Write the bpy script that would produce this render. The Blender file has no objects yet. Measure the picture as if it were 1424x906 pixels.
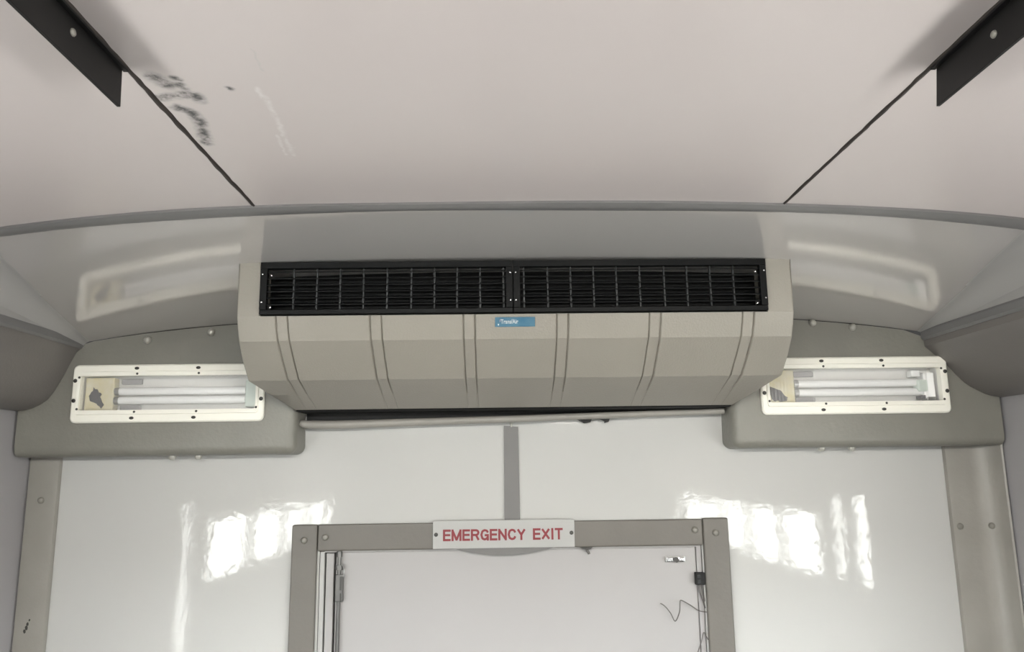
import bpy, bmesh, math, random
from mathutils import Vector, Matrix
random.seed(7)
S = bpy.context.scene
COL = S.collection
EYE = 1.5                      # camera height above the bus floor

# ------------------------------------------------------------------ camera
cam_d = bpy.data.cameras.new('camera')
cam = bpy.data.objects.new('camera', cam_d); COL.objects.link(cam)
cam_d.sensor_fit = 'HORIZONTAL'; cam_d.sensor_width = 36.0
cam_d.lens = 36.0 * 1080.56 / 1424.0
cam_d.clip_start = 0.01
yaw, pitch, roll = 0.0206467, 0.1830976, -0.0133878
fwd = Vector((math.sin(yaw)*math.cos(pitch), math.cos(yaw)*math.cos(pitch), math.sin(pitch)))
rgt = Vector((math.cos(yaw), -math.sin(yaw), 0)); upv = rgt.cross(fwd)
r2 = math.cos(roll)*rgt + math.sin(roll)*upv
u2 = -math.sin(roll)*rgt + math.cos(roll)*upv
M3 = Matrix((r2, u2, -fwd)).transposed()
cam.matrix_world = Matrix.Translation((-0.0414, 0, EYE)) @ M3.to_4x4()
S.camera = cam

# ------------------------------------------------------------------ world: overcast sky over pale ground
W = bpy.data.worlds.new('overcast'); S.world = W; W.use_nodes = True
nt = W.node_tree; bg = nt.nodes['Background']
tc = nt.nodes.new('ShaderNodeTexCoord'); sx = nt.nodes.new('ShaderNodeSeparateXYZ')
gt = nt.nodes.new('ShaderNodeMath'); gt.operation = 'GREATER_THAN'; gt.inputs[1].default_value = 0.0
mx = nt.nodes.new('ShaderNodeMix'); mx.data_type = 'RGBA'
mx.inputs['A'].default_value = (0.55, 0.54, 0.525, 1)     # pale concrete yard
mx.inputs['B'].default_value = (1.0, 1.0, 1.0, 1)        # overcast sky
nt.links.new(tc.outputs['Generated'], sx.inputs[0]); nt.links.new(sx.outputs['Z'], gt.inputs[0])
nt.links.new(gt.outputs[0], mx.inputs['Factor']); nt.links.new(mx.outputs['Result'], bg.inputs['Color'])
bg.inputs['Strength'].default_value = 9.0
for s in (-1, 1):                                        # sampling portals in the two window rows
    ld = bpy.data.lights.new('window_portal', 'AREA'); ld.shape = 'RECTANGLE'
    ld.size = 6.0; ld.size_y = 0.70; ld.cycles.is_portal = True
    lo = bpy.data.objects.new('window_portal', ld); COL.objects.link(lo)
    lo.location = (s*1.16, -1.75, 1.07); lo.rotation_euler = (math.pi/2, 0, s*math.pi/2)

S.view_settings.view_transform = 'Standard'; S.view_settings.look = 'None'
S.view_settings.exposure = 2.55; S.view_settings.gamma = 1.0
S.view_settings.use_curve_mapping = False
S.cycles.use_denoising = True
S.cycles.max_bounces = 10; S.cycles.diffuse_bounces = 6; S.cycles.glossy_bounces = 4
S.cycles.transparent_max_bounces = 12
S.cycles.caustics_reflective = False; S.cycles.caustics_refractive = False

# ------------------------------------------------------------------ materials
MATS = {}
def mat(name, col, rough=0.5, metal=0.0, spec=0.5, var=0.0, vscale=6.0, bump=0.0, bscale=40.0, coat=0.0, col2=None, stretch=None):
    m = bpy.data.materials.new(name); m.use_nodes = True; n = m.node_tree; L = n.links
    b = n.nodes['Principled BSDF']
    b.inputs['Base Color'].default_value = (*col, 1); b.inputs['Roughness'].default_value = rough
    b.inputs['Metallic'].default_value = metal; b.inputs['Specular IOR Level'].default_value = spec
    b.inputs['Coat Weight'].default_value = coat; b.inputs['Coat Roughness'].default_value = 0.08
    t = n.nodes.new('ShaderNodeTexCoord'); vec = t.outputs['Object']
    if stretch:
        mp = n.nodes.new('ShaderNodeMapping'); mp.inputs['Scale'].default_value = stretch
        L.new(vec, mp.inputs[0]); vec = mp.outputs[0]
    if var or col2:
        no = n.nodes.new('ShaderNodeTexNoise'); no.inputs['Scale'].default_value = vscale; no.inputs['Detail'].default_value = 6
        L.new(vec, no.inputs['Vector'])
        r = n.nodes.new('ShaderNodeValToRGB'); r.color_ramp.elements[0].position = 0.32; r.color_ramp.elements[1].position = 0.68
        c2 = col2 or tuple(c*(1-var) for c in col)
        r.color_ramp.elements[0].color = (*c2, 1); r.color_ramp.elements[1].color = (*col, 1)
        L.new(no.outputs['Fac'], r.inputs[0]); L.new(r.outputs[0], b.inputs['Base Color'])
    if bump:
        nb = n.nodes.new('ShaderNodeTexNoise'); nb.inputs['Scale'].default_value = bscale; nb.inputs['Detail'].default_value = 3
        L.new(vec, nb.inputs['Vector'])
        bp = n.nodes.new('ShaderNodeBump'); bp.inputs['Strength'].default_value = bump; bp.inputs['Distance'].default_value = 0.01
        L.new(nb.outputs['Fac'], bp.inputs['Height']); L.new(bp.outputs[0], b.inputs['Normal'])
        if coat: L.new(bp.outputs[0], b.inputs['Coat Normal'])
    MATS[name] = m
    return m

mat('ceiling_white', (0.575, 0.518, 0.506), 0.22, metal=0.0, spec=0.55, var=0.035, vscale=3, bump=0.03, bscale=5)
mat('rear_panel_white', (0.58, 0.552, 0.537), 0.09, metal=0.40, spec=0.8, var=0.03, vscale=3, bump=0.02, bscale=5)
mat('wall_white', (0.475, 0.472, 0.458), 0.05, spec=0.4, var=0.02, vscale=3, bump=0.026, bscale=48)
for nd in MATS['wall_white'].node_tree.nodes:
    if nd.type == 'TEX_NOISE' and abs(nd.inputs['Scale'].default_value - 48) < 0.1: nd.inputs['Detail'].default_value = 4; nd.inputs['Roughness'].default_value = 0.5
mat('door_white', (0.335, 0.322, 0.318), 0.42, var=0.03, vscale=5)
mat('vinyl_grey', (0.200, 0.193, 0.169), 0.42, var=0.10, vscale=9, bump=0.10, bscale=120)
mat('trim_grey', (0.275, 0.26, 0.236), 0.45, var=0.12, vscale=8, bump=0.06, bscale=90)
mat('jamb_grey', (0.130, 0.119, 0.104), 0.45, var=0.12, vscale=8, bump=0.06, bscale=90)
mat('strip_grey', (0.135, 0.130, 0.126), 0.5, var=0.05)
mat('edge_trim', (0.17, 0.165, 0.165), 0.38, var=0.08, vscale=10)
mat('housing', (0.275, 0.255, 0.222), 0.48, var=0.05, vscale=7, bump=0.12, bscale=260)
mat('cove_grey', (0.158, 0.144, 0.136), 0.40, var=0.06, bump=0.04, bscale=150)
mat('side_wall', (0.33, 0.318, 0.325), 0.5, var=0.04)
mat('front_wall', (0.20, 0.19, 0.19), 0.6)
mat('lamp_white', (0.86, 0.84, 0.76), 0.35, var=0.03)
mat('tray_white', (0.78, 0.77, 0.75), 0.4)
mat('tube_white', (0.90, 0.90, 0.90), 0.25)
mat('burnt_yellow', (0.66, 0.58, 0.34), 0.6, var=0.3, vscale=45, col2=(0.70, 0.66, 0.52))
mat('burnt_black', (0.035, 0.030, 0.036), 0.8)
mat('smudge_grey', (0.36, 0.345, 0.35), 0.7)
mat('socket_green', (0.62, 0.70, 0.64), 0.5)
mat('grille_black', (0.0026, 0.0028, 0.003), 0.5, spec=0.16)
mat('grille_slat', (0.0045, 0.0048, 0.005), 0.45, spec=0.2)
mat('grille_bar', (0.022, 0.024, 0.025), 0.4, spec=0.3)
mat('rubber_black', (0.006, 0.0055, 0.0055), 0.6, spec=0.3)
mat('rail_black', (0.007, 0.0065, 0.0065), 0.45, spec=0.3, var=0.3, vscale=12)
mat('seam_brown', (0.035, 0.026, 0.022), 0.6, var=0.5, vscale=60)
mat('chrome', (0.72, 0.72, 0.72), 0.16, metal=1.0)
mat('steel', (0.42, 0.42, 0.41), 0.3, metal=1.0)
mat('steel_dull', (0.13, 0.127, 0.123), 0.34, metal=0.7)
mat('screw_dark', (0.03, 0.028, 0.025), 0.4)
mat('screw_grey', (0.42, 0.41, 0.37), 0.28, metal=0.3)
mat('screw_painted', (0.20, 0.19, 0.168), 0.35)
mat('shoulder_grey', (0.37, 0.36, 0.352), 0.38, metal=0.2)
mat('sign_white', (0.37, 0.365, 0.355), 0.3)
mat('sign_red', (0.17, 0.001, 0.007), 0.45)
mat('badge_blue', (0.045, 0.135, 0.215), 0.35, col2=(0.10, 0.20, 0.26), vscale=30)
mat('badge_white', (0.50, 0.53, 0.55), 0.4)
mat('badge_dark', (0.16, 0.17, 0.24), 0.4)
mat('badge_edge', (0.28, 0.36, 0.40), 0.4)
mat('floor_grey', (0.06, 0.058, 0.056), 0.7, var=0.2, vscale=30)
mat('wire_grey', (0.10, 0.09, 0.085), 0.5)

def glass(name, tint, refl_rough=0.05, fac=0.08):
    m = bpy.data.materials.new(name); m.use_nodes = True; n = m.node_tree; n.nodes.clear()
    o = n.nodes.new('ShaderNodeOutputMaterial'); t = n.nodes.new('ShaderNodeBsdfTransparent'); g = n.nodes.new('ShaderNodeBsdfGlossy')
    t.inputs[0].default_value = (*tint, 1); g.inputs['Roughness'].default_value = refl_rough
    x = n.nodes.new('ShaderNodeMixShader'); x.inputs[0].default_value = fac
    n.links.new(t.outputs[0], x.inputs[1]); n.links.new(g.outputs[0], x.inputs[2]); n.links.new(x.outputs[0], o.inputs[0])
    MATS[name] = m
glass('clear_pane', (0.92, 0.94, 0.93))
glass('tinted_pane', (0.10, 0.11, 0.11))
# prismatic diffuser of the lamps: half clear, half milky
m = bpy.data.materials.new('diffuser'); m.use_nodes = True; n = m.node_tree; n.nodes.clear()
o = n.nodes.new('ShaderNodeOutputMaterial'); t = n.nodes.new('ShaderNodeBsdfTransparent'); p = n.nodes.new('ShaderNodeBsdfPrincipled')
t.inputs[0].default_value = (0.95, 0.95, 0.95, 1); p.inputs['Base Color'].default_value = (0.70, 0.70, 0.69, 1); p.inputs['Roughness'].default_value = 0.25
x = n.nodes.new('ShaderNodeMixShader'); x.inputs[0].default_value = 0.20
n.links.new(t.outputs[0], x.inputs[1]); n.links.new(p.outputs[0], x.inputs[2]); n.links.new(x.outputs[0], o.inputs[0]); MATS['diffuser'] = m

def scuffs(m, strokes):
    """rubbed black and pale marks on a laminate: (points, width, strength, colour)"""
    n = m.node_tree; L = n.links; b = n.nodes['Principled BSDF']
    tc = n.nodes.new('ShaderNodeTexCoord'); src = b.inputs['Base Color'].links[0].from_socket
    no = n.nodes.new('ShaderNodeTexNoise'); no.inputs['Scale'].default_value = 62; no.inputs['Detail'].default_value = 5
    no.inputs['Roughness'].default_value = 0.7
    L.new(tc.outputs['Object'], no.inputs['Vector'])
    def math_(op, a, c=None):
        k = n.nodes.new('ShaderNodeMath'); k.operation = op
        for i, v in enumerate((a, c)):
            if v is None: continue
            if isinstance(v, (int, float)): k.inputs[i].default_value = v
            else: L.new(v, k.inputs[i])
        return k.outputs[0]
    def vm(op, a, c, sc=None):
        k = n.nodes.new('ShaderNodeVectorMath'); k.operation = op
        for i, v in enumerate((a, c)):
            if v is None: continue
            if isinstance(v, tuple): k.inputs[i].default_value = v
            else: L.new(v, k.inputs[i])
        if sc is not None: L.new(sc, k.inputs['Scale'])
        return k
    flat = vm('MULTIPLY', tc.outputs['Object'], (1, 1, 0)).outputs[0]
    # the marks wander a little
    nw = n.nodes.new('ShaderNodeTexNoise'); nw.inputs['Scale'].default_value = 60
    L.new(tc.outputs['Object'], nw.inputs['Vector'])
    w = vm('SUBTRACT', nw.outputs['Color'], (0.5, 0.5, 0.5)).outputs[0]
    w = vm('MULTIPLY', w, (0.012, 0.012, 0)).outputs[0]
    flat = vm('ADD', flat, w).outputs[0]
    for pts, wd, strength, colr in strokes:
        tot = None
        for (a, c) in zip(pts[:-1], pts[1:]):
            d = (c[0]-a[0], c[1]-a[1], 0); l2 = d[0]**2 + d[1]**2
            rel = vm('SUBTRACT', flat, (a[0], a[1], 0)).outputs[0]
            dp = vm('DOT_PRODUCT', rel, d).outputs['Value']
            tt = math_('DIVIDE', dp, l2)
            k = n.nodes.new('ShaderNodeClamp'); L.new(tt, k.inputs[0])
            on = vm('SCALE', d, None, k.outputs[0]).outputs[0]
            ds = vm('DISTANCE', rel, on).outputs['Value']
            mr = n.nodes.new('ShaderNodeMapRange'); mr.interpolation_type = 'SMOOTHSTEP'
            mr.inputs['From Min'].default_value = 0; mr.inputs['From Max'].default_value = wd
            mr.inputs['To Min'].default_value = 1; mr.inputs['To Max'].default_value = 0
            L.new(ds, mr.inputs['Value'])
            tot = mr.outputs[0] if tot is None else math_('MAXIMUM', tot, mr.outputs[0])
        r = n.nodes.new('ShaderNodeMapRange'); r.inputs['From Min'].default_value = 0.30; r.inputs['From Max'].default_value = 0.58
        L.new(no.outputs['Fac'], r.inputs['Value'])
        fac = math_('MULTIPLY', math_('MULTIPLY', tot, r.outputs[0]), strength)
        mx = n.nodes.new('ShaderNodeMix'); mx.data_type = 'RGBA'; mx.inputs['B'].default_value = (*colr, 1)
        L.new(fac, mx.inputs['Factor']); L.new(src, mx.inputs['A']); src = mx.outputs['Result']
    L.new(src, b.inputs['Base Color'])
MATS['ceiling_scuffed'] = MATS['ceiling_white'].copy(); MATS['ceiling_scuffed'].name = 'ceiling_scuffed'
BK = (0.07, 0.07, 0.07); WT = (0.86, 0.85, 0.83)
scuffs(MATS['ceiling_scuffed'], [
    ([(-0.427, 0.820), (-0.420, 0.841)], 0.0160, 1.0, BK),
    ([(-0.405, 0.825), (-0.402, 0.829)], 0.0080, 1.0, BK),
    ([(-0.407, 0.842), (-0.402, 0.851)], 0.0096, 1.0, BK),
    ([(-0.440, 0.872), (-0.415, 0.867), (-0.399, 0.865), (-0.397, 0.882)], 0.0136, 1.0, BK),
    ([(-0.429, 0.898), (-0.4186, 0.912), (-0.4186, 0.941), (-0.433, 1.003)], 0.0136, 1.0, BK),
    ([(-0.3520, 0.853), (-0.3505, 0.857)], 0.0064, 1.0, BK),
    ([(-0.301, 0.770), (-0.302, 0.815)], 0.003, 0.35, (0.45, 0.44, 0.43)),
    ([(-0.320, 0.857), (-0.319, 0.913), (-0.323, 0.963), (-0.328, 1.054)], 0.006, 0.30, WT),
    ([(-0.333, 0.985), (-0.339, 1.05)], 0.004, 0.28, WT),
])

# ------------------------------------------------------------------ mesh helpers
def Z(z): return EYE + z
def link(name, me, m, parent=None):
    o = bpy.data.objects.new(name, me); COL.objects.link(o)
    if m: me.materials.clear(); me.materials.append(MATS[m])
    if parent: o.parent = parent; o.matrix_parent_inverse = parent.matrix_world.inverted() if False else Matrix.Translation(-parent.location)
    return o
def from_bm(name, bm, m, parent=None, smooth=False):
    bmesh.ops.recalc_face_normals(bm, faces=bm.faces)
    me = bpy.data.meshes.new(name); bm.to_mesh(me); bm.free()
    if smooth: me.shade_smooth()
    return link(name, me, m, parent)
def empty(name, loc=(0, 0, 0)):
    o = bpy.data.objects.new(name, None); o.empty_display_size = 0.05; COL.objects.link(o); o.location = loc
    return o
def tag(o, label, cat, group=None):
    o['label'] = label; o['category'] = cat
    if group: o['group'] = group
    return o
def struct(o, label=None):
    o['kind'] = 'structure'
    if label: o['label'] = label
    return o
def add_box(bm, a, b, bev=0.0, seg=2):
    x0, y0, z0 = a; x1, y1, z1 = b
    vs = [bm.verts.new(p) for p in ((x0,y0,z0),(x1,y0,z0),(x1,y1,z0),(x0,y1,z0),(x0,y0,z1),(x1,y0,z1),(x1,y1,z1),(x0,y1,z1))]
    fs = [bm.faces.new([vs[i] for i in q]) for q in ((0,3,2,1),(4,5,6,7),(0,1,5,4),(1,2,6,5),(2,3,7,6),(3,0,4,7))]
    if bev:
        es = list({e for f in fs for e in f.edges})
        bmesh.ops.bevel(bm, geom=es, offset=bev, segments=seg, affect='EDGES', profile=0.6)
def box(name, a, b, m, parent=None, bev=0.0, seg=2):
    bm = bmesh.new(); add_box(bm, a, b, bev, seg); return from_bm(name, bm, m, parent)
def prism(name, poly, axis, a, b, m, parent=None, bev=0.0, smooth=False):
    """polygon (2-D) extruded along an axis; x: poly=(y,z), y: poly=(x,z), z: poly=(x,y)"""
    bm = bmesh.new()
    f3 = {'x': lambda p, t: (t, p[0], p[1]), 'y': lambda p, t: (p[0], t, p[1]), 'z': lambda p, t: (p[0], p[1], t)}[axis]
    A = [bm.verts.new(f3(p, a)) for p in poly]; B = [bm.verts.new(f3(p, b)) for p in poly]
    bm.faces.new(A); bm.faces.new(B[::-1]); k = len(poly)
    for i in range(k): bm.faces.new((A[i], A[(i+1) % k], B[(i+1) % k], B[i]))
    if bev: bmesh.ops.bevel(bm, geom=list(bm.edges), offset=bev, segments=2, affect='EDGES', profile=0.6)
    o = from_bm(name, bm, m, parent)
    if smooth: smooth_by_angle(o)
    return o
def smooth_by_angle(o, ang=35):
    me = o.data; me.shade_smooth()
    bm = bmesh.new(); bm.from_mesh(me)
    for e in bm.edges:
        if len(e.link_faces) == 2 and e.calc_face_angle(0) > math.radians(ang): e.smooth = False
    bm.to_mesh(me); bm.free()
def tube(name, pts, r, m, parent=None, n=8, caps=True):
    bm = bmesh.new(); rings = []
    P = [Vector(p) for p in pts]
    rr = r if isinstance(r, (list, tuple)) else [r]*len(P)
    for i, p in enumerate(P):
        d = (P[min(i+1, len(P)-1)] - P[max(i-1, 0)]).normalized()
        a = d.orthogonal().normalized() if i == 0 else (a - d*a.dot(d)).normalized()
        b = d.cross(a)
        rings.append([bm.verts.new(p + (a*math.cos(2*math.pi*k/n) + b*math.sin(2*math.pi*k/n))*rr[i]) for k in range(n)])
    for q, w in zip(rings[:-1], rings[1:]):
        for k in range(n): bm.faces.new((q[k], q[(k+1) % n], w[(k+1) % n], w[k]))
    if caps: bm.faces.new(rings[0][::-1]); bm.faces.new(rings[-1])
    o = from_bm(name, bm, m, parent); smooth_by_angle(o, 50); return o
def dome_mesh(name, r, h, rim=True):
    """a button-headed screw: washer rim and dome, axis -Y (facing the room), base at y=0"""
    bm = bmesh.new(); n = 14
    prof = [(r*1.0, 0), (r*1.0, -h*0.35), (r*0.8, -h*0.72), (r*0.45, -h*0.95)]
    rings = [[bm.verts.new((q*math.cos(2*math.pi*k/n), y, q*math.sin(2*math.pi*k/n))) for k in range(n)] for q, y in prof]
    for a, b in zip(rings[:-1], rings[1:]):
        for k in range(n): bm.faces.new((a[k], a[(k+1) % n], b[(k+1) % n], b[k]))
    bm.faces.new(rings[-1])
    bmesh.ops.recalc_face_normals(bm, faces=bm.faces)
    me = bpy.data.meshes.new(name); bm.to_mesh(me); bm.free(); me.shade_smooth(); return me
SCREW = dome_mesh('screw', 0.0075, 0.006); SCREW.materials.append(MATS['screw_painted'])
SMALL = dome_mesh('small_screw', 0.0045, 0.002); SMALL.materials.append(MATS['screw_dark'])
TINY = dome_mesh('tiny_screw', 0.0028, 0.0015); TINY.materials.append(MATS['screw_dark'])
BRIGHT = dome_mesh('bright_screw', 0.0024, 0.002); BRIGHT.materials.append(MATS['chrome'])
BOLT = dome_mesh('bolt', 0.0085, 0.010); BOLT.materials.append(MATS['screw_grey'])
def put(me, name, loc, parent, rot=(0, 0, 0), scale=(1, 1, 1)):
    o = bpy.data.objects.new(name, me); COL.objects.link(o)
    if parent: o.parent = parent; o.matrix_parent_inverse = Matrix.Translation(-parent.location)
    o.location = loc; o.rotation_euler = rot; o.scale = scale; return o
def text_mesh(name, body, width, height, m, parent, loc, thick=0.0006, bold=0.0, spacing=1.0):
    cu = bpy.data.curves.new(name, 'FONT'); cu.body = body; cu.extrude = 0.01; cu.offset = bold
    cu.resolution_u = 3; cu.space_character = spacing
    t = bpy.data.objects.new(name, cu); COL.objects.link(t)
    dg = bpy.context.evaluated_depsgraph_get(); me = bpy.data.meshes.new_from_object(t.evaluated_get(dg))
    bpy.data.objects.remove(t); bpy.data.curves.remove(cu)
    xs = [v.co.x for v in me.vertices]; ys = [v.co.y for v in me.vertices]
    sx, sy = width/(max(xs)-min(xs)), height/(max(ys)-min(ys)); x0, y0 = min(xs), min(ys)
    for v in me.vertices:
        v.co = Vector(((v.co.x-x0)*sx, (-thick if v.co.z > 0 else 0), (v.co.y-y0)*sy))
    me.update()
    o = link(name, me, m, parent); o.location = loc; return o

# ------------------------------------------------------------------ interior sections
XW = 1.125                       # side walls
D = 1.85                         # rear wall
YT, ZT = 1.275, 0.450            # where the flat ceiling meets the sloping rear panel
YB, ZB = 1.772, 0.357            # where the rear panel meets the boxes above the wall
XC = {-1: 0.986, 1: 0.957}       # upper inner edge of the coves
def sect(x, zc, s, R):
    """height of the arched ceiling at x; rounded shoulder of radius R that ends vertical at the cove"""
    xm = XC[s]; x0 = xm - R; ax = abs(x); am = min(ax, xm); z = zc - 0.030*am**2 - 0.030*am**4
    if ax > x0:
        d = min(ax - x0, R*0.985); z -= R - math.sqrt(R*R - d*d)
    return z
def section_pts(zc, R, n=28, lo=None):
    xs = []
    for s in (-1, 1):
        xm = XC[s]; x0 = xm - R
        a = [x0*i/n for i in range(n+1)] + [x0 + R*math.sin(math.radians(t)) for t in range(10, 81, 10)]
        xs += [s*q for q in a]
    xs = sorted(set(round(q, 5) for q in xs))
    return [(q, sect(q, zc, -1 if q < 0 else 1, R)) for q in xs]
Y0 = -4.6                        # front bulkhead behind the camera

ceiling = struct(empty('ceiling', (0, 0, Z(ZT))), 'arched white laminate ceiling with two dark lengthwise seams')
SEAM = {-1: -0.448, 1: 0.4545}
pts = section_pts(ZT, 0.07)
def strip_surface(name, P, ya, yb, m, parent, thick=0.004, ny=1):
    bm = bmesh.new(); rows = []
    for j in range(ny+1):
        y = ya + (yb-ya)*j/ny
        rows.append([bm.verts.new((x, y, Z(z))) for x, z in P])
    for a, b in zip(rows[:-1], rows[1:]):
        for i in range(len(P)-1): bm.faces.new((a[i], a[i+1], b[i+1], b[i]))
    r = bmesh.ops.extrude_face_region(bm, geom=list(bm.faces))
    for v in r['geom']:
        if isinstance(v, bmesh.types.BMVert): v.co.z += thick
    o = from_bm(name, bm, m, parent); smooth_by_angle(o, 40); return o
zs = lambda x: sect(x, ZT, -1 if x < 0 else 1, 0.07)
cL, cR = SEAM[-1], SEAM[1]; g = 0.0022
left = [p for p in pts if p[0] < cL-g] + [(cL-g, zs(cL))]
mid = [(cL+g, zs(cL))] + [p for p in pts if cL+g < p[0] < cR-g] + [(cR-g, zs(cR))]
right = [(cR+g, zs(cR))] + [p for p in pts if p[0] > cR+g]
strip_surface('ceiling_panel', mid, Y0, YT, 'ceiling_scuffed', ceiling)
strip_surface('ceiling_panel', left, Y0, YT, 'ceiling_white', ceiling)
strip_surface('ceiling_panel', right, Y0, YT, 'ceiling_white', ceiling)
# sloping glossy rear panel, lofted from the ceiling section to the box tops
bm = bmesh.new(); rows = []; N = 14; M = 60
for j in range(N+1):
    t = j/N; y = YT + (YB-YT)*t; zc = ZT + (ZB-ZT)*t; R = 0.07*(1-t) + 0.015*t
    row = []
    for i in range(2*M+1):
        k = (i-M)/M; s = -1 if k < 0 else 1; ak = abs(k)
        xm = XC[s]; x0 = xm-R
        x = s*(x0*ak/0.75 if ak < 0.75 else x0 + R*math.sin(math.radians(80)*(ak-0.75)/0.25))
        row.append(bm.verts.new((x, y, Z(sect(x, zc, s, R)))))
    rows.append(row)
for a, b in zip(rows[:-1], rows[1:]):
    for i in range(2*M): bm.faces.new((a[i], a[i+1], b[i+1], b[i]))
r = bmesh.ops.extrude_face_region(bm, geom=list(bm.faces))
for v in r['geom']:
    if isinstance(v, bmesh.types.BMVert): v.co.z += 0.004
o = from_bm('rear_panel', bm, 'rear_panel_white', ceiling); smooth_by_angle(o, 50)
o['label'] = 'glossy grey-white sloping panel mirroring the lamps'
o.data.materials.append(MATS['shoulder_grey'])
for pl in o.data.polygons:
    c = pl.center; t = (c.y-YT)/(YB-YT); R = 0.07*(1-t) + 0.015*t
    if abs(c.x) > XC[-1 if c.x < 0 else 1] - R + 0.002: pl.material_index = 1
# dark torn sealant seams
for s in (-1, 1):
    bm = bmesh.new(); prev = None; x = SEAM[s]; y = Y0
    ys = []
    while y < YT-0.004:
        ys.append(y); y += 0.35 if y < 0.4 else random.uniform(0.012, 0.03)
    ys.append(YT-0.002)
    for y in ys:
        zz = zs(x) - 0.0012
        a = 0.0042 + random.uniform(-0.0008, 0.0012); b = 0.0044 + (random.uniform(-0.001, 0.0022) if s < 0 else random.uniform(-0.001, 0.0005))
        ri = [bm.verts.new((x - s*a, y, Z(zz+0.002))), bm.verts.new((x - s*a*0.4, y, Z(zz-0.0012))), bm.verts.new((x + s*b*0.3, y, Z(zz))), bm.verts.new((x + s*b, y, Z(zz+0.0018)))]
        if prev:
            for i in range(3): bm.faces.new((prev[i], prev[i+1], ri[i+1], ri[i]))
        prev = ri
    from_bm('seam_sealant', bm, 'seam_brown', ceiling)
# grey edging across the bus where ceiling and rear panel meet
def edging(name, m):
    bm = bmesh.new(); prev = None
    P = section_pts(ZT, 0.07, 40)
    for i, (x, z) in enumerate(P):
        w = 0.0150 + 0.0022*math.sin(x*9.0) + 0.002*abs(x)
        dy = 0.0025*math.sin(x*5.0+1.0)
        q = [(YT-w+dy, z+0.001), (YT-w+dy, z-0.004), (YT-w*0.4+dy, z-0.0075), (YT+w*0.5+dy, z-0.0080), (YT+w+dy, z-0.0065), (YT+w+dy, z-0.002)]
        ri = [bm.verts.new((x, a, Z(b))) for a, b in q]
        if prev:
            for k in range(6): bm.faces.new((prev[k], prev[(k+1) % 6], ri[(k+1) % 6], ri[k]))
        prev = ri
    o = from_bm(name, bm, m); smooth_by_angle(o, 40); return o
struct(edging('trim_1', 'edge_trim'), 'grey curved edging strip across the ceiling above the air conditioner')

# side walls with two rows of panes behind the camera
def side_wall(s, name):
    w = struct(empty(name, (s*XW, 0, 0)), 'pale %s side wall below the dark cove' % ('left' if s < 0 else 'right'))
    a, b = sorted((s*XW, s*(XW+0.020)))
    start, wide, pitch = (0.66, 0.47, 0.54) if s < 0 else (0.80, 0.385, 0.43)
    slits = [(0.845, 0.920)] if s < 0 else [(0.925, 1.005), (1.085, 1.185)]
    cols = []
    while start - wide > Y0 + 0.2: cols.append((start-wide, start)); start -= pitch
    cols = sorted(cols + slits)
    zt0, zt1, zl0, zl1 = 1.11, 1.325, 0.74, 1.06
    def part(ya, yb, za, zb, nm='wall_sheet'): box(nm, (a, ya, za), (b, yb, zb), 'side_wall', w)
    part(Y0, D+0.05, 0, zl0); part(Y0, D+0.05, 1.40, 1.80)
    e = Y0
    for (p, q) in cols:
        part(e, p, zl0, 1.40, 'pillar'); e = q
        if (p, q) in slits:
            lo = zl0 if s < 0 else 1.13
            if lo > zl0: part(p, q, zl0, lo, 'mid_rail')
            panes = [(lo, 1.40, 'clear_pane')]
        else:
            part(p, q, zl1, zt0, 'mid_rail'); part(p, q, zt1, 1.40, 'top_rail')
            panes = [(zt0, zt1, 'clear_pane' if q > -1.25 else 'tinted_pane'), (zl0, zl1, 'tinted_pane')]
        for za, zb, mm in panes:
            box('window_pane', (s*(XW+0.014)-0.002, p, za), (s*(XW+0.014)+0.002, q, zb), mm, w)
    part(e, D+0.05, zl0, 1.40, 'pillar')
    return w
side_wall(-1, 'wall_left'); side_wall(1, 'wall_right')
struct(box('floor', (-XW-0.05, Y0, -0.05), (XW+0.05, D+0.06, 0), 'floor_grey'), 'grey bus floor')
struct(box('wall_front', (-XW-0.05, Y0-0.05, 0), (XW+0.05, Y0, 2.05), 'front_wall'), 'plain bulkhead behind the viewer')
# roof skin closing the body above the ceiling
rp = [(x, z+0.05) for x, z in [(-1.175, 0.28), (-1.12, 0.42), (-0.9, 0.50), (0, 0.53), (0.9, 0.50), (1.12, 0.42), (1.175, 0.28)]]
struct(strip_surface('ceiling_roof_skin', rp, Y0-0.05, D+0.12, 'rubber_black', None, 0.01), 'outer roof skin above the ceiling')

# rear wall: two glossy sheets, opening for the door
wall = struct(empty('wall_rear', (0, D, 0)), 'glossy white rear wall sheet around the emergency door')
ZD = -0.17; XL, XR = -0.450, 0.428; ZTOP = 0.20
for poly in ([(-XW, 0), (XL, 0), (XL, Z(ZD)), (-0.010, Z(ZD)), (-0.010, Z(ZTOP)), (-XW, Z(ZTOP))],
             [(XR, 0), (XW, 0), (XW, Z(ZTOP)), (-0.008, Z(ZTOP)), (-0.008, Z(ZD)), (XR, Z(ZD))]):
    prism('wall_sheet', poly, 'y', D, D+0.012, 'wall_white', wall)
box('upper_backing', (-XW, D+0.013, 0), (XW, D+0.06, Z(0.45)), 'rubber_black', wall) if False else None
box('wall_core', (-XW, D+0.06, 0), (XW, D+0.09, Z(0.45)), 'side_wall', wall)
box('upper_sheet', (-XW, D+0.001, Z(ZTOP)), (XW, D+0.02, Z(0.42)), 'rubber_black', wall)
# centre joint strip with its pin
js = struct(prism('trim_2', [(-0.0265, Z(-0.118)), (0.0095, Z(-0.118)), (0.0080, Z(0.100)), (-0.0255, Z(0.103))], 'y', D-0.004, D-0.0005, 'strip_grey'), 'narrow grey vertical joint strip above the exit sign')
tube('pin', [(-0.008, D-0.003, Z(0.100)), (-0.0075, D-0.003, Z(0.112))], 0.0022, 'screw_grey', js)

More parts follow.
